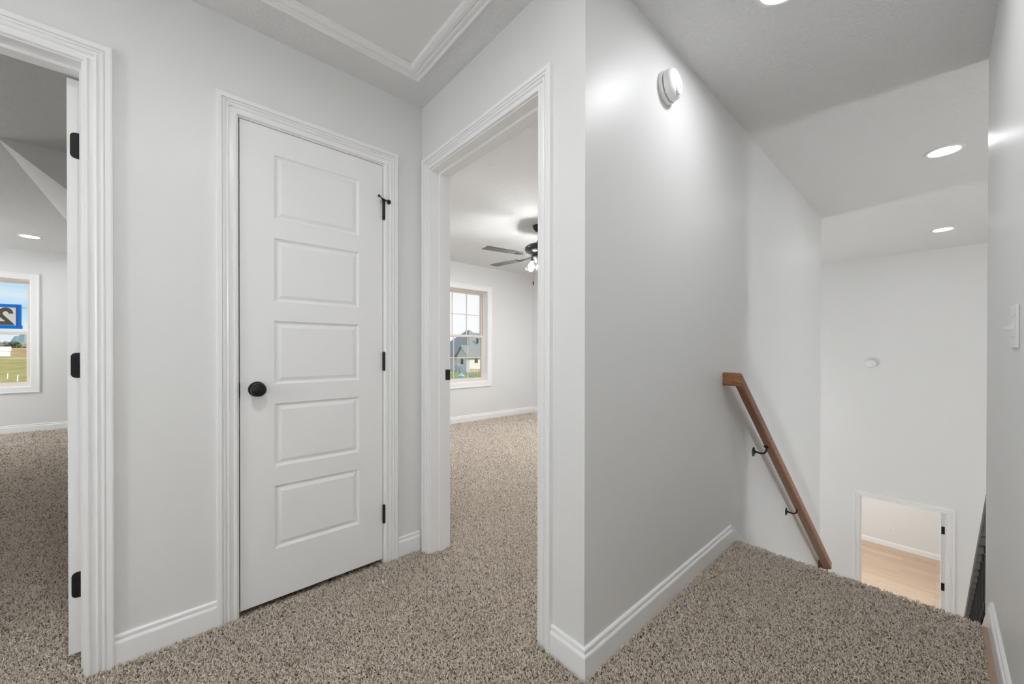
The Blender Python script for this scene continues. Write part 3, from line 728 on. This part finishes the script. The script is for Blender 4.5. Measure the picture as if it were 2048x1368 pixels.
# ------------------------------------------------------------------ carpet pile (yarn tufts)
def pile(label, fills):
    PT, SP = [], []
    def fill(x0, x1, y0, y1, test=None):
        step = 0.25
        nx = max(1, round((x1-x0)/step)); ny = max(1, round((y1-y0)/step))
        for i in range(nx):
            for j in range(ny):
                ax, bx = x0+(x1-x0)*i/nx, x0+(x1-x0)*(i+1)/nx; ay, by = y0+(y1-y0)*j/ny, y0+(y1-y0)*(j+1)/ny
                c = ((ax+bx)/2, (ay+by)/2)
                if test and not test(*c): continue
                d = math.hypot(c[0], c[1]); s = max(0.0046, 0.0020*d)
                n = int((bx-ax)*(by-ay)/s**2)
                PT.append(np.column_stack([rng.uniform(ax, bx, n), rng.uniform(ay, by, n)])); SP.append(np.full(n, s))
    for f in fills: fill(*f)
    P = np.vstack(PT); S = np.concatenate(SP); N = len(P)
    k = S/0.0046
    ln = 0.0082*np.minimum(k, 1.5)*rng.uniform(0.8, 1.2, N); rad = 0.00205*k*rng.uniform(0.8, 1.25, N)
    az = rng.uniform(0, 2*math.pi, N); tl = rng.normal(R(42), R(22), N).clip(R(5), R(84))
    D = np.column_stack([np.sin(tl)*np.cos(az), np.sin(tl)*np.sin(az), np.cos(tl)])
    U = np.column_stack([-np.sin(az), np.cos(az), np.zeros(N)]); W = np.cross(D, U)
    B = np.column_stack([P, rng.uniform(0.000, 0.008, N)])
    out = np.empty((N, 6, 3), np.float32); ph = rng.uniform(0, 2*math.pi, N)
    for q in range(3):
        a = ph+q*2*math.pi/3; off = U*np.cos(a)[:, None]+W*np.sin(a)[:, None]
        out[:, q] = B+off*rad[:, None]
        a2 = a+0.9; off2 = U*np.cos(a2)[:, None]+W*np.sin(a2)[:, None]
        out[:, 3+q] = B+D*ln[:, None]+off2*(rad*0.68)[:, None]
    tri = np.array([0,1,4, 0,4,3, 1,2,5, 1,5,4, 2,0,3, 2,3,5, 3,4,5], np.int32).reshape(7, 3)
    loops = (np.arange(N, dtype=np.int32)[:, None, None]*6+tri[None]).reshape(-1)
    nf = N*7
    me = bpy.data.meshes.new('carpet_pile')
    me.vertices.add(N*6); me.vertices.foreach_set('co', out.reshape(-1))
    me.loops.add(nf*3); me.loops.foreach_set('vertex_index', loops)
    me.polygons.add(nf); me.polygons.foreach_set('loop_start', np.arange(0, nf*3, 3, dtype=np.int32))
    try: me.polygons.foreach_set('loop_total', np.full(nf, 3, np.int32))
    except Exception: pass
    me.update(calc_edges=True)
    r = rng.uniform(0, 1, N)
    c0 = np.array([0.92, 0.82, 0.71]); c1 = np.array([0.76, 0.645, 0.53]); c2 = np.array([0.40, 0.31, 0.24])
    colr = np.where((r < 0.55)[:, None], c0, np.where((r < 0.86)[:, None], c1, c2))*rng.uniform(0.88, 1.1, N)[:, None]
    at = me.color_attributes.new('yarn', 'FLOAT_COLOR', 'POINT')
    cc = np.ones((N, 6, 4), np.float32); cc[:, :, :3] = colr[:, None, :]
    at.data.foreach_set('color', cc.reshape(-1))
    me.materials.append(M['pile'])
    o = bpy.data.objects.new('carpet_pile', me); COL.objects.link(o)
    tag(o, label, 'carpet', kind='stuff')
    print('tufts', N)
see = lambda x, y: (x*math.cos(YAW)+y*math.sin(YAW)) > 1.0
pile('speckled beige and brown carpet pile of the hall and landing', [(-1.0, 1.002, 0.25, 1.884, see), (1.002, XS+.012, -0.118, 0.768)])
pile('carpet pile of the left room beyond the open door', [(LD[0], LD[1], 1.884, 2.02), (-3.2, -0.02, 2.02, 8.08, lambda x, y: x/y > -0.62)])
pile('pale carpet pile of the bedroom with the ceiling fan', [(1.002, 1.14, BD[0], BD[1]), (1.14, 4.73, 0.92, 4.79, lambda x, y: 0.42 < y/x < 3.2)])


# ------------------------------------------------------------------ outdoors
GZ = -3.40
rh = Vector((math.sin(YAW), -math.cos(YAW), 0)); fh = Vector((math.cos(YAW), math.sin(YAW), 0))
def at(px, D, z=GZ):                                   # a spot D metres ahead, at the photo's column px
    p = fh*D+rh*((px-1024)/F*D); return Vector((p.x, p.y, z))
def zat(py, D): return H-(py-703)/F*D

def field_mat():
    m, n, l, b = nt('dry_grass_field'); b.inputs['Roughness'].default_value = 1.0; b.inputs['Specular IOR Level'].default_value = 0.0
    tc = n.new('ShaderNodeTexCoord'); mp = n.new('ShaderNodeMapping'); mp.inputs['Rotation'].default_value = (0, 0, -YAW); mp.inputs['Scale'].default_value = (0.16, 0.03, 1)
    nz = n.new('ShaderNodeTexNoise'); nz.inputs['Scale'].default_value = 1.0; nz.inputs['Detail'].default_value = 8; nz.inputs['Roughness'].default_value = 0.7
    rp = ramp(n, [(0.30, (0.24, 0.25, 0.07)), (0.48, (0.40, 0.36, 0.13)), (0.60, (0.52, 0.42, 0.20)), (0.72, (0.46, 0.28, 0.14))])
    l.new(tc.outputs['Object'], mp.inputs['Vector']); l.new(mp.outputs['Vector'], nz.inputs['Vector']); l.new(nz.outputs['Fac'], rp.inputs['Fac']); l.new(rp.outputs['Color'], b.inputs['Base Color'])
    return m
bm = bmesh.new(); bmesh.ops.create_grid(bm, x_segments=8, y_segments=8, size=2500); 
for v in bm.verts: v.co.z = GZ
struct('ground', bm, field_mat())
# a brown crop strip and a lawn behind the houses: low mounds with real thickness
def slab_patch(name, pts, h, mat, label, cat):
    bm = bmesh.new(); extrude(bm, [(p.x, p.y, GZ-.3) for p in pts], (0, 0, .3+h)); return tag(link(name, bm, mat), label, cat, kind='structure')
def crop_mat():
    m, n, l, b = nt('crop_hillside'); b.inputs['Roughness'].default_value = 1.0; b.inputs['Specular IOR Level'].default_value = 0.0
    tc = n.new('ShaderNodeTexCoord'); mp = n.new('ShaderNodeMapping'); mp.inputs['Rotation'].default_value = (0, 0, -YAW); mp.inputs['Scale'].default_value = (0.02, 0.004, .05)
    nz = n.new('ShaderNodeTexNoise'); nz.inputs['Scale'].default_value = 1.0; nz.inputs['Detail'].default_value = 6
    rp = ramp(n, [(0.38, (0.44, 0.22, 0.09)), (0.50, (0.52, 0.36, 0.18)), (0.62, (0.56, 0.48, 0.28))])
    l.new(tc.outputs['Object'], mp.inputs['Vector']); l.new(mp.outputs['Vector'], nz.inputs['Vector']); l.new(nz.outputs['Fac'], rp.inputs['Fac']); l.new(rp.outputs['Color'], b.inputs['Base Color'])
    return m
bm = bmesh.new(); oo = rh*-1700
extrude(bm, [oo+fh*D+Vector((0, 0, z)) for D, z in ((345, GZ-.6), (345, GZ+.2), (700, 5.4), (900, 6.5), (900, GZ-.6))], rh*1400)
tag(link('ground_hillside', bm, crop_mat()), 'brown crop hillside behind the barn', 'field', kind='structure')
slab_patch('ground_lawn', [at(880, 50), at(985, 50), at(985, 76), at(880, 76)], 0.02, simple('lawn_green', (0.22, 0.30, 0.07), 1, bump=(3, .5, .1, 4)), 'green lawn', 'lawn')

def hill(name, px0, px1, D, py, label, seed, col):
    r_ = random.Random(seed); bm = bmesh.new(); W = 40; dep = D*.25; top = zat(py, D)-GZ
    rows = []
    for j in range(9):
        f_ = math.sin(math.pi*j/8)
        row = []
        for i in range(W+1):
            u = i/W
            hgt = top*f_*math.sin(math.pi*min(max(u, 0), 1))**.55*(1+.16*math.sin(u*17+seed)+.08*math.sin(u*43+seed*2)+.05*r_.uniform(-1, 1))
            p = at(px0+(px1-px0)*u, D+dep*j/8-dep/2, GZ-.5+hgt); row.append(bm.verts.new(p))
        rows.append(row)
    for a, b in zip(rows, rows[1:]):
        for i in range(W): bm.faces.new((a[i], a[i+1], b[i+1], b[i]))
    o = link(name, bm, simple(name+'_mat', col, 1, bump=(.02, .6, 6, 5)), smooth=True)
    return tag(o, label, 'hill')
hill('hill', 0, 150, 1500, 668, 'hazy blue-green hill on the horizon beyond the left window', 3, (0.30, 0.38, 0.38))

def blob_tree(name, px, D, hgt, wid, label, cat, col, seed, z0=GZ):
    r_ = random.Random(seed); o0 = at(px, D, z0)
    t = thing(name, label, cat, o0)
    bm = bmesh.new()
    for k in range(26):
        a = r_.uniform(0, 6.28); q = r_.random()**.6*wid*.5; zz = hgt*(.25+.62*r_.random()); sc_ = wid*r_.uniform(.14, .24)*(1.2-zz/hgt*.4)
        q *= (1.15-.75*abs(zz/hgt-.5)*1.4)
        mt = Matrix.Translation(o0+Vector((q*math.cos(a), q*math.sin(a), zz))) @ Matrix.Diagonal((1, 1, .85, 1))
        res = bmesh.ops.create_icosphere(bm, subdivisions=2, radius=sc_, matrix=mt)
        for v in res['verts']: v.co += Vector((r_.uniform(-1, 1), r_.uniform(-1, 1), r_.uniform(-1, 1)))*sc_*.16
    link('foliage', bm, simple(name+'_leaf', col, 1, bump=(2, .8, .4, 4)), t)
    bm = bmesh.new(); lathe(bm, [(wid*.05, -.2), (wid*.035, hgt*.5), (wid*.015, hgt*.75)], o0, (0, 0, 1), 8); link('trunk', bm, simple('bark', (.12, .09, .06), 1), t)
blob_tree('tree', 28, 720, 13.5, 15, 'dark green bushy tree right of the white barn', 'tree', (.075, .12, .055), 1, 5.2)
blob_tree('tree', 9, 780, 15, 22, 'bare grey tree above the white barn', 'tree', (.24, .22, .18), 2, 5.6)
blob_tree('tree', 46, 820, 9, 22, 'pale distant tree right of the dark tree', 'tree', (.30, .30, .22), 4, 5.8)

# white barn
bn = thing('barn', 'white metal barn across the field beyond the left window', 'barn', at(6, 290))
bo = at(6, 290); e2 = Vector((bo.x, bo.y, 0)).normalized(); e1 = Vector((e2.y, -e2.x, 0))
def pt(o, a, b, z): return o+e1*a+e2*b+Vector((0, 0, z))
M['barnwall'] = simple('white_siding', (.80, .80, .80), .6, bump=(4, .2, .05, 2)); M['barnroof'] = simple('white_metal_roof', (.82, .82, .83), .4)
bm = bmesh.new(); extrude(bm, [pt(bo, -22, 0, 0), pt(bo, 3.4, 0, 0), pt(bo, 3.4, 14, 0), pt(bo, -22, 14, 0)], (0, 0, 4.2)); link('wall', bm, M['barnwall'], bn)
bm = bmesh.new(); extrude(bm, [pt(bo, -22.5, -.5, 4.1), pt(bo, -22.5, 7, 7.4), pt(bo, -22.5, 14.5, 4.1)], e1*26.4); link('roof', bm, M['barnroof'], bn)
bm = bmesh.new(); extrude(bm, [pt(bo, -6, -.06, 0), pt(bo, -2, -.06, 0), pt(bo, -2, -.06, 3.2), pt(bo, -6, -.06, 3.2)], e2*.05); link('barn_door', bm, simple('grey_door', (.6, .6, .6), .6), bn)

M['pvc'] = simple('white_pvc', (.82, .82, .80), .4)
for px, D, h_, lb in ((14.5, 59.6, .85, 'shorter white stake in the field, left of the pair'), (34.5, 54.8, .90, 'white stake in the field nearest the window corner')):
    p = at(px, D); bm = bmesh.new(); lathe(bm, [(.06, -.3), (.06, h_), (.05, h_+.02), (.0, h_+.03)], p, (.04, 0, 1), 12)
    tag(link('marker_stake', bm, M['pvc'], smooth=True), lb, 'stake', 'white marker stakes in the field')

# neighbour house: corner towards us, hip roof, gabled bay on the shaded side
D0 = 80
hc = at(938.5, D0)
ang = R(50)
E1 = rh*math.cos(ang)+fh*math.sin(ang); E2 = -rh*math.sin(ang)+fh*math.cos(ang)
def hp(a, b, z): return hc+E1*a+E2*b+Vector((0, 0, z-GZ))
ez, rz_ = zat(714.5, D0), zat(661.0, 88)
nh = thing('neighbor_house', 'white house with steep grey roof seen through the bedroom window', 'house', hc)
M['hw'] = simple('white_house_siding', (.70, .69, .66), .7, bump=(6, .2, .05, 2)); M['shingle'] = simple('grey_shingles', (.245, .26, .255), .9, bump=(5, .6, .1, 5))
M['hwin'] = simple('dark_window', (.05, .055, .06), .2)
A, B = 13.0, 13.0
bm = bmesh.new(); extrude(bm, [hp(0, 0, GZ), hp(A, 0, GZ), hp(A, B, GZ), hp(0, B, GZ)], (0, 0, ez-GZ)); link('wall', bm, M['hw'], nh)
bm = bmesh.new(); ov = .5
c4 = [bm.verts.new(hp(a, b, ez-.35)) for a, b in ((-ov, -ov), (A+ov, -ov), (A+ov, B+ov), (-ov, B+ov))]
c5 = [bm.verts.new(hp(a, b, ez-.10)) for a, b in ((-ov, -ov), (A+ov, -ov), (A+ov, B+ov), (-ov, B+ov))]
r1 = bm.verts.new(hp(5.6, 6.0, rz_)); r2 = bm.verts.new(hp(6.4, 7.6, rz_))
for i in range(4): bm.faces.new((c4[i], c4[(i+1) % 4], c5[(i+1) % 4], c5[i]))
bm.faces.new((c5[0], c5[1], r1)); bm.faces.new((c5[1], c5[2], r2, r1)); bm.faces.new((c5[2], c5[3], r2)); bm.faces.new((c5[3], c5[0], r1, r2)); bm.faces.new(c4)
link('roof', bm, M['shingle'], nh)
# right wing with its own lower ridge
bm = bmesh.new(); extrude(bm, [hp(9, 1.0, GZ), hp(26, 1.0, GZ), hp(26, 11, GZ), hp(9, 11, GZ)], (0, 0, ez-GZ)); link('wing_wall', bm, M['hw'], nh)
bm = bmesh.new(); extrude(bm, [hp(6, .5, ez-.3), hp(6, 6, zat(668, 92)), hp(6, 11.5, ez-.3)], E1*20.5); link('wing_roof', bm, M['shingle'], nh)
# gabled bay on the left (shaded) face
b0, b1 = 0.15, 3.2; pk = zat(694, 81.5); lowz = zat(713, 81.5)
bm = bmesh.new(); extrude(bm, [hp(-.6, b0, GZ), hp(-.6, b1, GZ), hp(-.6, b1, lowz), hp(-.6, (b0+b1)/2, pk-.15), hp(-.6, b0, lowz)], E1*1.0); link('bay_wall', bm, M['hw'], nh)
bm = bmesh.new()
mid = (b0+b1)/2
extrude(bm, [hp(-.95, b0-.35, lowz-.28), hp(-.95, mid, pk), hp(-.95, b1+.35, lowz-.28), hp(-.95, b1+.35, lowz-.06), hp(-.95, mid, pk+.25), hp(-.95, b0-.35, lowz-.06)], E1*6.2)
link('bay_roof', bm, M['shingle'], nh)
wz0, wz1 = zat(729, 81), zat(719, 81)
bm = bmesh.new(); extrude(bm, [hp(-.64, 1.2, wz0), hp(-.64, 1.95, wz0), hp(-.64, 1.95, wz1), hp(-.64, 1.2, wz1)], E1*.05); link('house_window', bm, M['hwin'], nh)
for wa in (1.6,):
    bm = bmesh.new(); extrude(bm, [hp(wa, -.06, zat(727, 82)), hp(wa+.9, -.06, zat(727, 82)), hp(wa+.9, -.06, zat(719.5, 82)), hp(wa, -.06, zat(719.5, 82))], E2*.05); link('house_window', bm, M['hwin'], nh)
vz = zat(680, 85)
bm = bmesh.new(); pv = hp(4.6, 2.2, vz); box(bm, (pv.x-.16, pv.y-.16, pv.z-.9), (pv.x+.16, pv.y+.16, pv.z+.05)); box(bm, (pv.x-.28, pv.y-.28, pv.z+.05), (pv.x+.28, pv.y+.28, pv.z+.16)); link('roof_vent', bm, M['black'], nh)
# picket fence
fn = thing('wooden_fence', 'tan wooden picket fence on the lawn beside the white house', 'fence', at(952, 70))
M['fence'] = simple('tan_wood', (.55, .42, .24), .8)
for k, zz in enumerate((.35, .95)):
    bm = bmesh.new(); a = at(939.5, 70, GZ+zz); extrude(bm, [a, a+rh*5.2, a+rh*5.2+Vector((0, 0, .09)), a+Vector((0, 0, .09))], fh*.05); link('rail', bm, M['fence'], fn)
for k in range(18):
    a = at(939.5, 70)+rh*(.05+.29*k)-fh*.03
    bm = bmesh.new(); extrude(bm, [a, a+rh*.16, a+rh*.16+Vector((0, 0, 1.1)), a+rh*.08+Vector((0, 0, 1.22)), a+Vector((0, 0, 1.1))], fh*.03); link('picket', bm, M['fence'], fn)

# garden slide and play house
gs = thing('garden_slide', 'blue-grey plastic garden slide on the lawn outside the bedroom', 'slide', at(918, 58))
M['slide'] = simple('slide_blue', (.28, .36, .44), .35); M['toy'] = simple('toy_blue', (.24, .50, .78), .4)
so = at(915.5, 58)
def sp(a, b, z): return so+rh*a+fh*b+Vector((0, 0, z))
bm = bmesh.new()
pth = [(-.1, 2.00), (.25, 1.98), (.7, 1.62), (1.2, 1.12), (1.7, .72), (2.3, .36), (2.9, .14), (3.2, .12)]
for (a0, z0), (a1, z1) in zip(pth, pth[1:]):
    extrude(bm, [sp(a0, -.28, z0), sp(a0, .28, z0), sp(a0, .28, z0-.05), sp(a0, -.28, z0-.05)], rh*(a1-a0)+Vector((0, 0, z1-z0)))
    for bb in (-.30, .26): extrude(bm, [sp(a0, bb, z0-.05), sp(a0, bb+.05, z0-.05), sp(a0, bb+.05, z0+.24), sp(a0, bb, z0+.24)], rh*(a1-a0)+Vector((0, 0, z1-z0)))
link('chute', bm, M['slide'], gs)
bm = bmesh.new()
for bb in (-.38, .38):
    tube(bm, [sp(-1.0, bb*1.3, 0), sp(-.15, bb, 2.0), sp(.0, bb, 2.3)], .07, 8); tube(bm, [sp(.05, bb, 2.1), sp(.5, bb*1.2, 0)], .06, 8)
for k in range(6): tube(bm, [sp(-.9+.14*k, -.42, .2+.33*k), sp(-.9+.14*k, .42, .2+.33*k)], .045, 8)
link('ladder', bm, M['slide'], gs)
bm = bmesh.new(); box(bm, (so.x-.35, so.y-.35, GZ+1.95), (so.x+.35, so.y+.35, GZ+2.05)); lathe(bm, [(.30, 2.25), (.30, 2.32), (.16, 2.5), (0, 2.55)], so, (0, 0, 1), 12); link('platform', bm, M['slide'], gs)
ty = at(921.5, 56); th_ = thing('toy_house', 'small light blue toy playhouse under the garden slide', 'playhouse', ty)
def tp(a, b, z): return ty+rh*a+fh*b+Vector((0, 0, z))
bm = bmesh.new(); extrude(bm, [tp(-.42, 0, 0), tp(.42, 0, 0), tp(.42, .8, 0), tp(-.42, .8, 0)], (0, 0, .72)); link('wall', bm, M['toy'], th_)
bm = bmesh.new(); extrude(bm, [tp(-.52, -.08, .7), tp(0, -.08, 1.12), tp(.52, -.08, .7)], fh*.96); link('roof', bm, simple('toy_roof', (.5, .66, .82), .4), th_)
bm = bmesh.new(); extrude(bm, [tp(-.14, -.03, .0), tp(.14, -.03, .0), tp(.14, -.03, .42), tp(-.14, -.03, .42)], fh*.02); link('door', bm, M['hwin'], th_)

# ------------------------------------------------------------------ sky and sun
wd = bpy.data.worlds.new('sky'); SC.world = wd; wd.use_nodes = True
n = wd.node_tree.nodes; l = wd.node_tree.links; n.clear()
out = n.new('ShaderNodeOutputWorld'); bg = n.new('ShaderNodeBackground'); bg.inputs['Strength'].default_value = G['sky']
tc = n.new('ShaderNodeTexCoord'); sx = n.new('ShaderNodeSeparateXYZ')
rp = ramp(n, [(0.0, (0.86, 0.93, 1.0)), (0.07, (0.50, 0.78, 0.98)), (0.25, (0.30, 0.60, 0.93)), (1.0, (0.20, 0.42, 0.85))])
mp = n.new('ShaderNodeMapping'); mp.inputs['Scale'].default_value = (1.2, 1.2, 9)
nz = n.new('ShaderNodeTexNoise'); nz.inputs['Scale'].default_value = 3.5; nz.inputs['Detail'].default_value = 5
cr = ramp(n, [(0.42, (0, 0, 0)), (0.72, (0.85, 0.85, 0.85))])
# brighter towards the sun side (+X), as on the hazy side of the sky
mr = n.new('ShaderNodeMapRange'); mr.inputs['From Min'].default_value = -0.1; mr.inputs['From Max'].default_value = 0.5
mxa = n.new('ShaderNodeMath'); mxa.operation = 'MAXIMUM'
mx = n.new('ShaderNodeMixRGB'); mx.inputs[2].default_value = (0.97, 0.985, 1.0, 1)
l.new(tc.outputs['Generated'], sx.inputs[0]); l.new(sx.outputs['Z'], rp.inputs['Fac'])
l.new(tc.outputs['Generated'], mp.inputs['Vector']); l.new(mp.outputs['Vector'], nz.inputs['Vector']); l.new(nz.outputs['Fac'], cr.inputs['Fac'])
l.new(sx.outputs['X'], mr.inputs['Value']); l.new(mr.outputs[0], mxa.inputs[0]); l.new(cr.outputs['Color'], mxa.inputs[1])
l.new(mxa.outputs[0], mx.inputs['Fac']); l.new(rp.outputs['Color'], mx.inputs[1])
l.new(mx.outputs[0], bg.inputs['Color']); l.new(bg.outputs[0], out.inputs[0])
sun = bpy.data.lights.new('sun', 'SUN'); sun.energy = G['sun']; sun.angle = R(0.6); sun.color = (1, .95, .87)
so_ = bpy.data.objects.new('sun', sun); COL.objects.link(so_)
sd = (rh*0.85-fh*0.42+Vector((0, 0, .62))).normalized()
so_.rotation_euler = sd.to_track_quat('Z', 'Y').to_euler()

# ------------------------------------------------------------------ colour management
SC.view_settings.view_transform = 'Standard'; SC.view_settings.look = 'None'
SC.view_settings.gamma = 1.0; SC.view_settings.use_curve_mapping = False
SC.view_settings.exposure = 0.0
SC.cycles.max_bounces = 12; SC.cycles.diffuse_bounces = 8; SC.cycles.glossy_bounces = 4; SC.cycles.transparent_max_bounces = 12
SC.cycles.caustics_reflective = False; SC.cycles.caustics_refractive = False
SC.cycles.use_denoising = True
